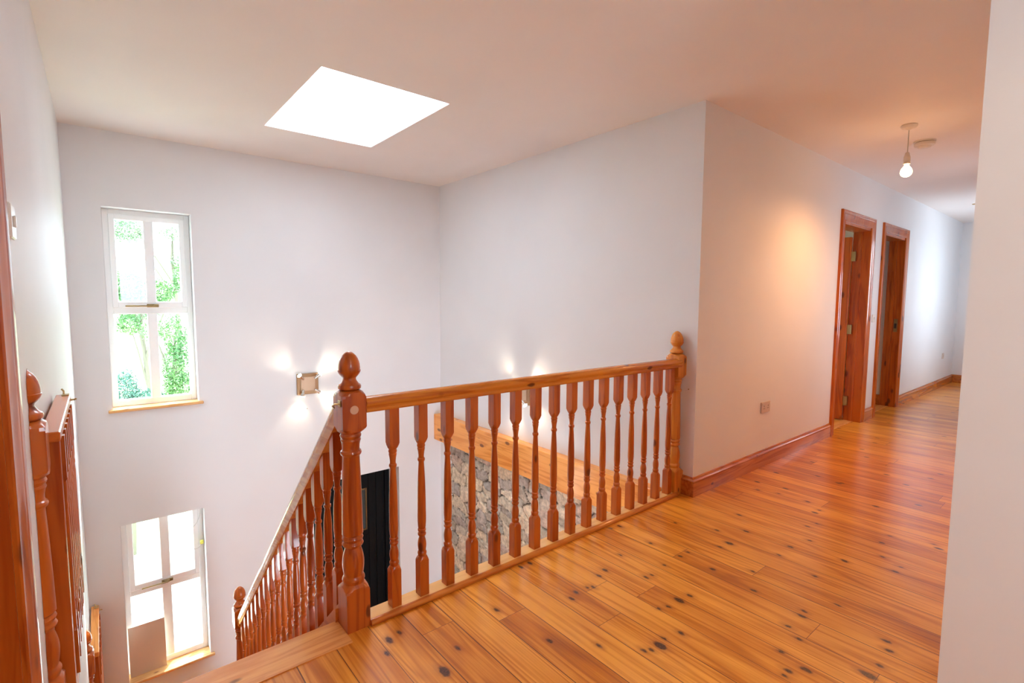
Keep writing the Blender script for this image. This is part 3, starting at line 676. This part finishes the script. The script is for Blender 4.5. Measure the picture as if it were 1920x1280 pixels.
BH = 0.021
def baluster_profile(H, top):
    """H: total height; top: length of the top block"""
    a = 0.162
    p = [(0, 0.05), (a-0.006, 0.05), (a+0.002, 0.026), (a+0.010, 0.0205), (a+0.014, 0.0175), (a+0.020, 0.0185), (a+0.026, 0.0195), (a+0.031, 0.0185), (a+0.034, 0.0165), (a+0.037, 0.0160)]
    p += lathe_arc(a+0.040, a+0.098, 0.0165, 0.0120, 8, 0.0042)
    p += [(a+0.102, 0.0150), (a+0.107, 0.0178), (a+0.113, 0.0178), (a+0.117, 0.0150), (a+0.121, 0.0150), (a+0.125, 0.0175), (a+0.131, 0.0175), (a+0.135, 0.0150)]
    t = H-top
    p += [(a+0.142, 0.0165), (a+0.165, 0.0182), (a+0.190, 0.0185), (a+0.225, 0.0178)]
    p += lathe_arc(a+0.24, t-0.088, 0.0178, 0.0116, 6, 0.0014)
    p += [(t-0.084, 0.0125), (t-0.080, 0.0152), (t-0.075, 0.0158), (t-0.070, 0.0150), (t-0.067, 0.0120)]
    p += [(t-0.058, 0.0118), (t-0.042, 0.0135), (t-0.030, 0.0158), (t-0.026, 0.0162), (t-0.023, 0.0150), (t-0.019, 0.0168), (t-0.014, 0.0175), (t-0.009, 0.0160), (t-0.005, 0.0165)]
    p += [(t, 0.0205), (t+0.010, 0.026), (t+0.020, 0.05), (H, 0.05)]
    return p
H = 0.866-0.020
bm0 = MB().turned(0, 0, baluster_profile(H, 0.170), BH, 32)
b0 = bm0.build('baluster', PINE_Z, None, sharp=30)
bx = [0.905 + (2.872-0.905)*k/15 for k in range(16)]
for k, x in enumerate(bx):
    o = b0 if k == 0 else b0.copy()
    if k: C.objects.link(o)
    o.parent = bal_root; o.matrix_parent_inverse = Matrix.Translation(-Vector(bal_root.location))
    o.location = (x, RY-0.012, 0.020)

# ------------------------------------------------------------------ staircase going down to the half landing
RISE, GO, NR = 0.207, 0.224, 11
LZ = -RISE*NR                       # half landing level
sx = 0.725
stc = empty('staircase', (0.25, 1.92, -0.2), 'pine stair flight descending from the landing towards the lower window', 'staircase')
for k in range(1, NR):
    y0 = RY+0.035+(k-1)*GO; z = -RISE*k
    MB().box(XL+0.002, sx-0.049, y0-0.0, y0+GO+0.02, z-0.028, z, 0.004).build('tread', HONEY_X, stc)
for k in range(1, NR+1):
    y0 = RY+0.035+(k-1)*GO; z = -RISE*k
    MB().box(XL+0.002, sx-0.049, y0-0.004, y0+0.012, z, z+RISE-0.028 if k > 1 else z+RISE-0.03).build('riser', HONEY_X, stc)
yE = RY+0.035+(NR-1)*GO
def zstring(y): return -0.055 - (y-2.06)*RISE/GO
st = []
for y in (1.935, 4.085):
    zz = zstring(y); st.append([(sx-0.048, y, zz-0.30), (sx+0.018, y, zz-0.30), (sx+0.018, y, zz), (sx-0.048, y, zz)])
MB().sweep(st).build('outer_string', PINE_Y, stc)
st = []
for y in (2.008, yE-0.01):
    zz = zstring(y)-0.02; st.append([(XL+0.001, y, zz-0.26), (XL+0.022, y, zz-0.26), (XL+0.022, y, zz), (XL+0.001, y, zz)])
MB().sweep(st).build('wall_string', PINE_Y, stc)
struct(MB().box(XL, sx+0.06, yE, YW, LZ-0.22, LZ).build('floor_half_landing', FLOOR))
ns = MB(); ns.box(XL+0.001, 0.687, 1.783, RY+0.060, 0.0, 0.004).box(XL+0.001, 0.687, RY+0.0355, RY+0.056, -0.028, -0.0001)
ns.build('top_nosing', HONEY_X, stc)
# stair balustrade
N2Y, N2Z = 4.135, -0.878-1.10
sb = empty('stair_balustrade', (sx, 4.135, LZ), 'turned pine balustrade sloping down the stairs beside the flight', 'balustrade')
newel(sx+0.0, N2Y, N2Z-0.295, sb, base=0.295)
def zrail(y): return 0.752 - (y-2.04)*RISE/GO
SRP = [(-0.026, 0), (-0.030, 0.012), (-0.032, 0.030), (-0.034, 0.036), (-0.034, 0.052), (-0.030, 0.060), (0.030, 0.060), (0.034, 0.052), (0.034, 0.036), (0.032, 0.030), (0.030, 0.012), (0.026, 0)]
st = [[(sx+a, y, zrail(y)-0.03+h*1.35) for a, h in SRP] for y in (1.9325, N2Y-NH)]
lab(MB().sweep(st).build('handrail', wood('sloping_handrail_pine', (0.66, 0.30, 0.075), (0.50, 0.16, 0.03), KN, 'Y', kden=0.05, rough=0.2, coat=0.8), sb, sharp=40), 'sloping handrail')
st = []
for y in (1.935, N2Y-NH):
    zz = zstring(y); st.append([(sx-0.030, y, zz), (sx+0.030, y, zz), (sx+0.030, y, zz+0.022), (sx+0.024, y, zz+0.028), (sx-0.024, y, zz+0.028), (sx-0.030, y, zz+0.022)])
MB().sweep(st).build('base_rail', PINE_Y, sb)
nb = 17; tl = RISE/GO*BH
Hs = (zrail(3)-0.02)-(zstring(3)+0.028)
bm1 = MB().turned(0, 0, baluster_profile(Hs, 0.155), BH, 32)
for v in bm1.bm.verts:      # ends cut to the slope of the rails
    if v.co.z < 0.001 or v.co.z > Hs-0.001: v.co.z -= v.co.y*RISE/GO
b1 = bm1.build('baluster', PINE_Z, None, sharp=30)
for k in range(nb):
    y = 2.015 + (N2Y-NH-0.08-2.015)*k/(nb-1)
    o = b1 if k == 0 else b1.copy()
    if k: C.objects.link(o)
    o.parent = sb; o.matrix_parent_inverse = Matrix.Translation(-Vector(sb.location))
    o.location = (sx, y, zstring(y)+0.028)

# ------------------------------------------------------------------ half newels and gates on the left wall
def half_newel(y, zb, base, label):
    root = empty('half_newel_post', (XL, y, zb), label, 'newel post')
    newel(XL-0.014, y, zb, root, base=base, name='post', clampx=XL+0.0005)
    return root
half_newel(1.958, 0.0, 0.0, 'half newel post against the left wall at the stair head, beside the door casing')
half_newel(4.21, N2Z-0.295, 0.295, 'half newel post low on the left wall at the half landing')
def gate(y0, y1, zb, zt, label, m, mtop):
    g = empty('stair_gate', (-0.12, y0, zb), label, 'gate')
    xa, xb = -0.152, -0.111
    MB().box(xa, xb, y0, y0+0.045, zb, zt-0.03, 0.002).build('stile', m, g)
    MB().box(xa, xb, y1-0.045, y1, zb, zt-0.03, 0.002).build('stile', m, g)
    MB().box(xa-0.003, xb+0.003, y0-0.006, y1+0.003, zt-0.032, zt, 0.003).build('top_rail', mtop, g)
    MB().box(xa, xb, y0+0.043, y1-0.043, zb+0.03, zb+0.09, 0.002).build('bottom_rail', m, g)
    Hh = zt-0.032-(zb+0.09)
    prof = [(z*Hh/0.846, min(r, 0.013)*0.85+0.002 if r < 0.049 else 0.03) for z, r in baluster_profile(0.846, 0.17)]
    s0 = MB().turned(0, 0, prof, 0.014, 16).build('spindle', m, None, sharp=30)
    ns_ = max(3, int((y1-y0-0.09)/0.095))
    for k in range(ns_):
        o = s0 if k == 0 else s0.copy()
        if k: C.objects.link(o)
        o.parent = g; o.matrix_parent_inverse = Matrix.Translation(-Vector(g.location))
        o.location = (-0.117, y0+0.045+(y1-y0-0.09)*(k+0.5)/ns_, zb+0.09)
    hh = MB()
    hh.box(xa+0.001, xa+0.016, y0-0.0035, y0+0.001, zt-0.105, zt-0.055, 0.0008).tube([(xa+0.001, y0-0.005, zt-0.108), (xa+0.001, y0-0.005, zt-0.052)], 0.005, 8)
    hh.build('hinge', BRASS, g)
    lt = MB(); lt.box(-0.135, -0.110, y1-0.045, y1-0.005, zt, zt+0.004, 0.001).tube([(-0.128, y1-0.025, zt+0.003), (-0.128, y1-0.025, zt+0.018), (-0.134, y1-0.02, zt+0.026)], 0.0035, 8)
    lt.tube([(xb+0.002, y1-0.05, zt-0.018), (xb+0.016, y1-0.05, zt-0.018), (xb+0.020, y1-0.062, zt-0.014)], 0.004, 8)
    lt.build('latch', BRASS, g)
    return g
gate(2.030, 2.80, -0.02, 0.896, 'pine spindle gate swung open against the left wall at the stair head', PINE_Z, PINE_Y)
gate(4.262, 4.93, LZ+0.05, -1.085, 'pine gate with sunlight painted on its top rail, open against the wall by the lower window', PINE_Z, HONEY_Y)  # paler honey top rail: sunlight put into its colour

# ------------------------------------------------------------------ electrical bits
def double_socket(x, z, label, single=False):
    if single:
        r = empty('wall_socket', (x, YC, z), label, 'socket')
        MB().box(x-0.043, x+0.043, YC-0.011, YC, z-0.043, z+0.043, 0.003).build('face_plate', SOCKET, r)
        MB().box(x-0.003, x+0.003, YC-0.0125, YC-0.0105, z+0.004, z+0.016).box(x-0.014, x-0.007, YC-0.0125, YC-0.0105, z-0.012, z-0.006).box(x+0.007, x+0.014, YC-0.0125, YC-0.0105, z-0.012, z-0.006).build('pin_holes', SOCKHOLE, r)
        return r
    r = empty('double_socket', (x, YC, z), label, 'socket')
    MB().box(x-0.073, x+0.073, YC-0.011, YC, z-0.043, z+0.043, 0.003).build('face_plate', SOCKET, r)
    for s_ in (-1, 1):
        cx = x+s_*0.034
        MB().box(cx-0.003, cx+0.003, YC-0.0125, YC-0.0105, z+0.004, z+0.016).box(cx-0.012, cx-0.005, YC-0.0125, YC-0.0105, z-0.012, z-0.006).box(cx+0.005, cx+0.012, YC-0.0125, YC-0.0105, z-0.012, z-0.006).build('pin_holes', SOCKHOLE, r)
        MB().box(cx+s_*0.022-0.005, cx+s_*0.022+0.005, YC-0.015, YC-0.010, z+0.018, z+0.034, 0.001).build('rocker_switch', PLASTIC, r)
    return r
double_socket(4.018, 0.472, 'double wall socket above the skirting beside the railing corner')
double_socket(9.97, 0.478, 'small socket on the far pale corridor wall beyond both doors', True)
def switch(name, cx, cy, z, n, label):
    r = empty(name, (cx, cy, z), label, 'switch')
    if n == 'y':
        MB().box(cx-0.043, cx+0.043, cy-0.010, cy, z-0.043, z+0.043, 0.003).build('face_plate', PLASTIC, r)
        MB().box(cx-0.008, cx+0.008, cy-0.015, cy-0.009, z-0.014, z+0.014, 0.002).build('rocker_switch', PLASTIC, r)
    else:
        MB().box(cx, cx+0.010, cy-0.043, cy+0.043, z-0.043, z+0.043, 0.003).build('face_plate', PLASTIC, r)
        MB().box(cx+0.009, cx+0.015, cy-0.008, cy+0.008, z-0.014, z+0.014, 0.002).build('rocker_switch', PLASTIC, r)
    return r
switch('light_switch', 6.535, YC, 1.118, 'y', 'white light switch on the narrow wall between the two doors')
switch('light_switch', XL, 1.80, 1.49, 'x', 'white light switch seen edge on beside the near door casing')

# pendant bulb
px_, py_ = 4.524, 1.078
pe = empty('pendant_light', (px_, py_, ZC), 'bare lit bulb on a short white flex hanging from the corridor ceiling', 'pendant light')
MB().turned(px_, py_, [(0, 0.046), (-0.006, 0.050), (-0.016, 0.048), (-0.024, 0.040), (-0.027, 0.020), (-0.034, 0.012), (-0.036, 0.004)], None, 32, z0=ZC).build('ceiling_rose', PLASTIC, pe)
MB().tube([(px_, py_, ZC-0.03), (px_, py_, 2.36)], 0.0032, 8).build('flex', CABLE, pe)
MB().turned(px_, py_, [(2.365, 0.004), (2.360, 0.012), (2.335, 0.017), (2.332, 0.020), (2.300, 0.021), (2.298, 0.018), (2.292, 0.018), (2.290, 0.021), (2.282, 0.021), (2.280, 0.012)], None, 24).build('lamp_holder', PLASTIC, pe)
MB().turned(px_, py_, [(2.282, 0.012), (2.272, 0.014), (2.262, 0.020), (2.250, 0.029), (2.235, 0.035), (2.220, 0.036), (2.206, 0.031), (2.196, 0.021), (2.191, 0.008), (2.190, 0.001)], None, 32).build('bulb', BULB, pe)
pl = lamp('pendant_glow', 'SPOT', (px_, py_, 2.225), 145.0, (1.0, 0.47, 0.175), shadow_soft_size=0.05, spot_size=math.radians(179), spot_blend=1.0)
pl3 = lamp('pendant_upper_glow', 'POINT', (px_, py_, 2.225), 6.0, (1.0, 0.50, 0.20), shadow_soft_size=0.04)
pl3.parent = pe; pl3.matrix_parent_inverse = Matrix.Translation(-Vector(pe.location))
pl.parent = pe; pl.matrix_parent_inverse = Matrix.Translation(-Vector(pe.location))
# smoke detector
sx_, sy_ = 5.06, 1.100
sm = empty('smoke_detector', (sx_, sy_, ZC), 'round cream smoke detector on the corridor ceiling behind the hanging bulb', 'smoke detector')
MB().turned(sx_, sy_, [(0, 0.070), (-0.010, 0.072), (-0.012, 0.062)], None, 40, z0=ZC).build('base', PLASTIC, sm)
MB().turned(sx_, sy_, [(-0.010, 0.060), (-0.0165, 0.060)], None, 40, z0=ZC).build('vent_gap', DARKBRASS, sm)
MB().turned(sx_, sy_, [(-0.016, 0.066), (-0.034, 0.066), (-0.040, 0.060), (-0.042, 0.045), (-0.052, 0.040), (-0.055, 0.030), (-0.055, 0.002)], None, 40, z0=ZC).build('cover', PLASTIC, sm)
MB().turned(sx_-0.025, sy_-0.012, [(-0.050, 0.014), (-0.059, 0.013), (-0.060, 0.002)], None, 20, z0=ZC).build('test_button', PLASTIC, sm)
tag(MB().turned(8.73, 1.349, [(0, 0.018), (-0.006, 0.018), (-0.010, 0.012), (-0.011, 0.001)], None, 20, z0=ZC).build('ceiling_hook_plate', BRASS),
    'tiny brass disc on the far corridor ceiling', 'ceiling fitting')

# unseen bulb added behind the camera to warm the near landing
p2 = empty('pendant_light', (0.75, -0.75, ZC), 'added bulb on white flex, unseen behind the camera, warm fill for the near landing', 'pendant light')
MB().turned(0.75, -0.75, [(0, 0.046), (-0.006, 0.050), (-0.016, 0.048), (-0.024, 0.040), (-0.027, 0.020), (-0.036, 0.004)], None, 32, z0=ZC).build('ceiling_rose', PLASTIC, p2)
MB().tube([(0.75, -0.75, ZC-0.03), (0.75, -0.75, 2.36)], 0.0032, 8).build('flex', CABLE, p2)
MB().turned(0.75, -0.75, [(2.365, 0.004), (2.360, 0.012), (2.335, 0.019), (2.300, 0.021), (2.282, 0.021), (2.280, 0.012)], None, 24).build('lamp_holder', PLASTIC, p2)
MB().turned(0.75, -0.75, [(2.282, 0.012), (2.262, 0.020), (2.250, 0.029), (2.235, 0.035), (2.220, 0.036), (2.206, 0.031), (2.196, 0.021), (2.190, 0.001)], None, 32).build('bulb', BULB, p2)
l2 = lamp('added_landing_fill', 'SPOT', (0.75, -0.75, 2.18), 28.0, (1.0, 0.72, 0.42), shadow_soft_size=0.045, spot_size=math.radians(176), spot_blend=0.35)
l2.parent = p2; l2.matrix_parent_inverse = Matrix.Translation(-Vector(p2.location))

# wall spot lights
def wall_light(P, right, out, label):
    """P centre on wall; right, out unit vectors"""
    P, R_, O = Vector(P), Vector(right), Vector(out); Z = Vector((0, 0, 1))
    r = empty('wall_spot_light', P, label, 'wall light', 'square wall lights with four small spot heads')
    def quadbox(h0, h1, w0, w1, name, m, inset=0.0):
        st = []
        for hw, o in ((h0, w0), (h0, w1-0.004), (h1, w1)):
            st.append([P+R_*a*hw+Z*b*hw+O*o for a, b in ((-1,-1),(1,-1),(1,1),(-1,1))])
        return MB().sweep(st).build(name, m, r)
    quadbox(0.100, 0.096, 0.001, 0.018, 'back_plate', BRONZE)
    quadbox(0.068, 0.064, 0.017, 0.026, 'centre_plate', BRONZE_L)
    dirs = [((-1, 1), (-0.70, 0.75, 0.25)), ((1, 1), (0.80, 0.62, -0.02)), ((-1, -1), (-0.15, -0.95, 0.05)), ((1, -1), (0.75, -0.62, -0.02))]
    for (a, b), (da, db_, do) in dirs:
        base = P + R_*a*0.058 + Z*b*0.058 + O*0.026
        joint = base + O*0.036
        D = (R_*da + Z*db_ + O*do).normalized()
        tip = joint + D*0.052
        h = MB(); h.tube([base-O*0.001, joint], 0.006, 12)
        h.tube([joint-D*0.012, joint-D*0.008, joint+D*0.012, joint+D*0.030, tip], [0.006, 0.010, 0.012, 0.017, 0.021], 16)
        ho = h.build('spot_head', CHROME, r)
        MB().tube([tip-D*0.004, tip+D*0.003, tip+D*0.006], [0.0205, 0.0205, 0.008], 16).build('lamp', SPOT, ho)
        l = lamp('spot_glow', 'SPOT', tip+D*0.020, 4.2, (1.0, 0.80, 0.58), spot_size=math.radians(100), spot_blend=1.0, shadow_soft_size=0.02)
        aim(l, D - O*0.16)
        l.parent = r; l.matrix_parent_inverse = Matrix.Translation(-P)
    return r
wall_light((1.522, YW, 0.486), (1, 0, 0), (0, -1, 0), 'square bronze wall light with four lit spots, left of the front newel')
wall_light((XR, 3.500, 0.440), (0, -1, 0), (-1, 0, 0), 'wall light seen through the balusters above the pine lintel beam')
tag(MB().tube([(1.512, YW+0.001, 0.245), (1.512, YW-0.012, 0.245)], 0.003, 8).build('wall_nail', DARKBRASS), 'tiny nail in the white wall below the square wall light', 'nail')
tag(MB().tube([(XR+0.001, 1.815, 0.715), (XR-0.008, 1.815, 0.715)], 0.003, 8).build('wall_nail', DARKBRASS), 'tiny nail in the white wall beside the far newel', 'nail')

# ------------------------------------------------------------------ things on the lower sill
zb_, zt_ = LW[2]+0.0015, -1.420
bd = MB(); st = []
for z, y in ((zb_, YW+0.060), (zt_, YW+0.090)):
    st.append([(0.060, y, z), (0.309, y, z), (0.309, y+0.006, z), (0.060, y+0.006, z)])
tag(bd.sweep(st).build('leaning_board', BOARD), 'taupe board leaning on the lower left pane of the lower window', 'board')
cb = empty('dangling_cable', (0.60, YW+0.06, -0.55), 'thin white cable with a yellow plug dangling at the top of the lower window', 'cable')
pts = []
ctrl = [(0.606, -0.515), (0.600, -0.58), (0.572, -0.65), (0.530, -0.70), (0.505, -0.755), (0.500, -0.81), (0.520, -0.86), (0.555, -0.882), (0.590, -0.870), (0.605, -0.842)]
for k in range(len(ctrl)-1):
    p0 = ctrl[max(k-1, 0)]; p1 = ctrl[k]; p2 = ctrl[k+1]; p3 = ctrl[min(k+2, len(ctrl)-1)]
    for j in range(5):
        t = j/5
        f_ = lambda a, b, c, d_: 0.5*((2*b)+(-a+c)*t+(2*a-5*b+4*c-d_)*t*t+(-a+3*b-3*c+d_)*t**3)
        pts.append((f_(p0[0], p1[0], p2[0], p3[0]), YW+0.062, f_(p0[1], p1[1], p2[1], p3[1])))
pts.append((0.605, YW+0.062, -0.842))
MB().tube(pts, 0.0022, 6).build('cord', CABLE, cb)
MB().box(0.592, 0.618, YW+0.050, YW+0.074, -0.850, -0.818, 0.004).build('plug', YELLOW, cb)

# ------------------------------------------------------------------ outside
gy = np.linspace(YW+0.3, 60, 40); gx = np.linspace(-30, 40, 40)
def gz(x, y): return ZG-0.1 + 0.0*x + max(0, y-9)*0.085 + 0.25*math.sin(x*0.4+y*0.3)*min(1, max(0, (y-9)/4))
gm = MB(); rows = [[gm.bm.verts.new((x, y, gz(x, y))) for x in gx] for y in gy]
for a, b in zip(rows, rows[1:]):
    for i in range(len(gx)-1):
        f = gm.bm.faces.new((a[i], a[i+1], b[i+1], b[i]))
tr_ = gm.build('ground', GRASS); struct(tr_)
struct(MB().box(-12, 14, YW+0.3, 8.6, ZG-0.1, ZG-0.03).build('floor_driveway', GRAVEL))

def foliage(name, blobs, n, size, m, parent, seed):
    rng = np.random.RandomState(seed); V = []; F = []
    tot = sum(b[3]*b[4]*b[5] for b in blobs)
    for (cx, cy, cz, rx, ry_, rz) in blobs:
        k = int(n*rx*ry_*rz/tot)
        for _ in range(k):
            d_ = rng.normal(size=3); d_ /= np.linalg.norm(d_); rr = rng.uniform(0.25, 1.0)**0.5
            c = np.array([cx, cy, cz]) + d_*rr*np.array([rx, ry_, rz]) * (0.85+0.3*rng.rand())
            a = rng.normal(size=3); a /= np.linalg.norm(a); b = np.cross(a, rng.normal(size=3)); b /= np.linalg.norm(b)
            s_ = size*rng.uniform(0.6, 1.3); i = len(V)
            V += [tuple(c-a*s_), tuple(c-b*s_*0.45), tuple(c+a*s_), tuple(c+b*s_*0.45)]
            F.append((i, i+1, i+2, i+3))
    me = bpy.data.meshes.new(name); me.from_pydata(V, [], F); me.materials.append(m)
    o = bpy.data.objects.new(name, me); C.objects.link(o); o.parent = parent
    o.matrix_parent_inverse = Matrix.Translation(-Vector(parent.location))
    return o
def tree(name, x, y, blobs, n, size, m, label, cat, grp, seed, trunk=0.12, limbs=4):
    z = gz(x, y); r = empty(name, (x, y, z), label, cat)
    rng = random.Random(seed); top = max(b[2] for b in blobs)
    t = MB(); t.tube([(x, y, z-0.1), (x+0.05, y, z+(top-z)*0.4), (x-0.05, y+0.05, z+(top-z)*0.75), (x+0.02, y, top)], [trunk, trunk*0.8, trunk*0.5, trunk*0.15], 8)
    for b in blobs[:limbs]:
        zz = z+(b[2]-z)*0.6
        t.tube([(x, y, zz), ((x+b[0])/2, (y+b[1])/2, (zz+b[2])/2+0.05), (b[0], b[1], b[2])], [trunk*0.4, trunk*0.28, trunk*0.1], 6)
    t.build('trunk', BARK, r)
    foliage('foliage', blobs, n, size, m, r, seed)
    return r
tree('ivy_tree', 1.06, 11.0, [(1.04, 11, 0.62, .16, .25, .42), (1.02, 11, 0.0, .20, .3, .5), (1.16, 11.0, -0.45, .36, .35, .42), (0.74, 11, .72, .22, .2, .20), (1.25, 11, .40, .14, .2, .4), (1.0, 11, -1.4, .6, .5, .7)], 24000, 0.025, LEAF1,
     'fresh green ivy clad tree in the right lower pane of the upper window', 'tree', None, 1, 0.09)
tree('shrub', 0.24, 9.6, [(0.24, 9.6, -0.10, .20, .24, .32), (0.50, 9.6, -0.32, .26, .24, .22), (0.16, 9.6, -0.9, .4, .35, .6)], 16000, 0.022, LEAF2,
     'dark blue green shrub at the bottom left of the upper window view', 'shrub', None, 2, 0.04)
tree('tree', 0.75, 13.5, [(0.52, 13.5, 1.55, .38, .4, .40), (1.0, 13.4, 1.45, .36, .4, .26), (1.45, 13.5, 1.75, .15, .3, .35), (0.5, 13.5, .75, .25, .3, .25)], 9000, 0.030, LEAF1,
     'bushy green tree top in the left upper pane of the upper window', 'tree', None, 3, 0.07)
tree('tree', 1.9, 19.0, [(0.75, 19, 3.35, .55, .5, .40), (0.6, 19, 4.0, .4, .5, .25), (1.9, 19, 3.3, .35, .4, .20), (2.3, 19, 2.4, .5, .5, .4), (1.0, 19, 0.9, .6, .5, .3)], 9000, 0.040, LEAF3,
     'pale spring tree furthest back behind the others outside the upper window', 'tree', None, 4, 0.08)
tree('tree', -2.4, 14.0, [(-2.4, 14, 1.6, 1.1, 1, 1.1), (-1.6, 14, 0.4, .9, .8, .8), (-3.2, 14, 0.5, .9, .8, .9)], 1800, 0.08, LEAF1,
     'broad green tree outside, left of the upper window view', 'tree', None, 5, 0.15)
tree('tree', 4.4, 13.0, [(4.4, 13, 1.8, 1.2, 1, 1.1), (3.6, 13, 0.5, .9, .8, .8), (5.3, 13, 0.7, .9, .8, .9)], 1800, 0.08, LEAF3,
     'broad pale tree outside, right of the upper window view', 'tree', None, 6, 0.15)
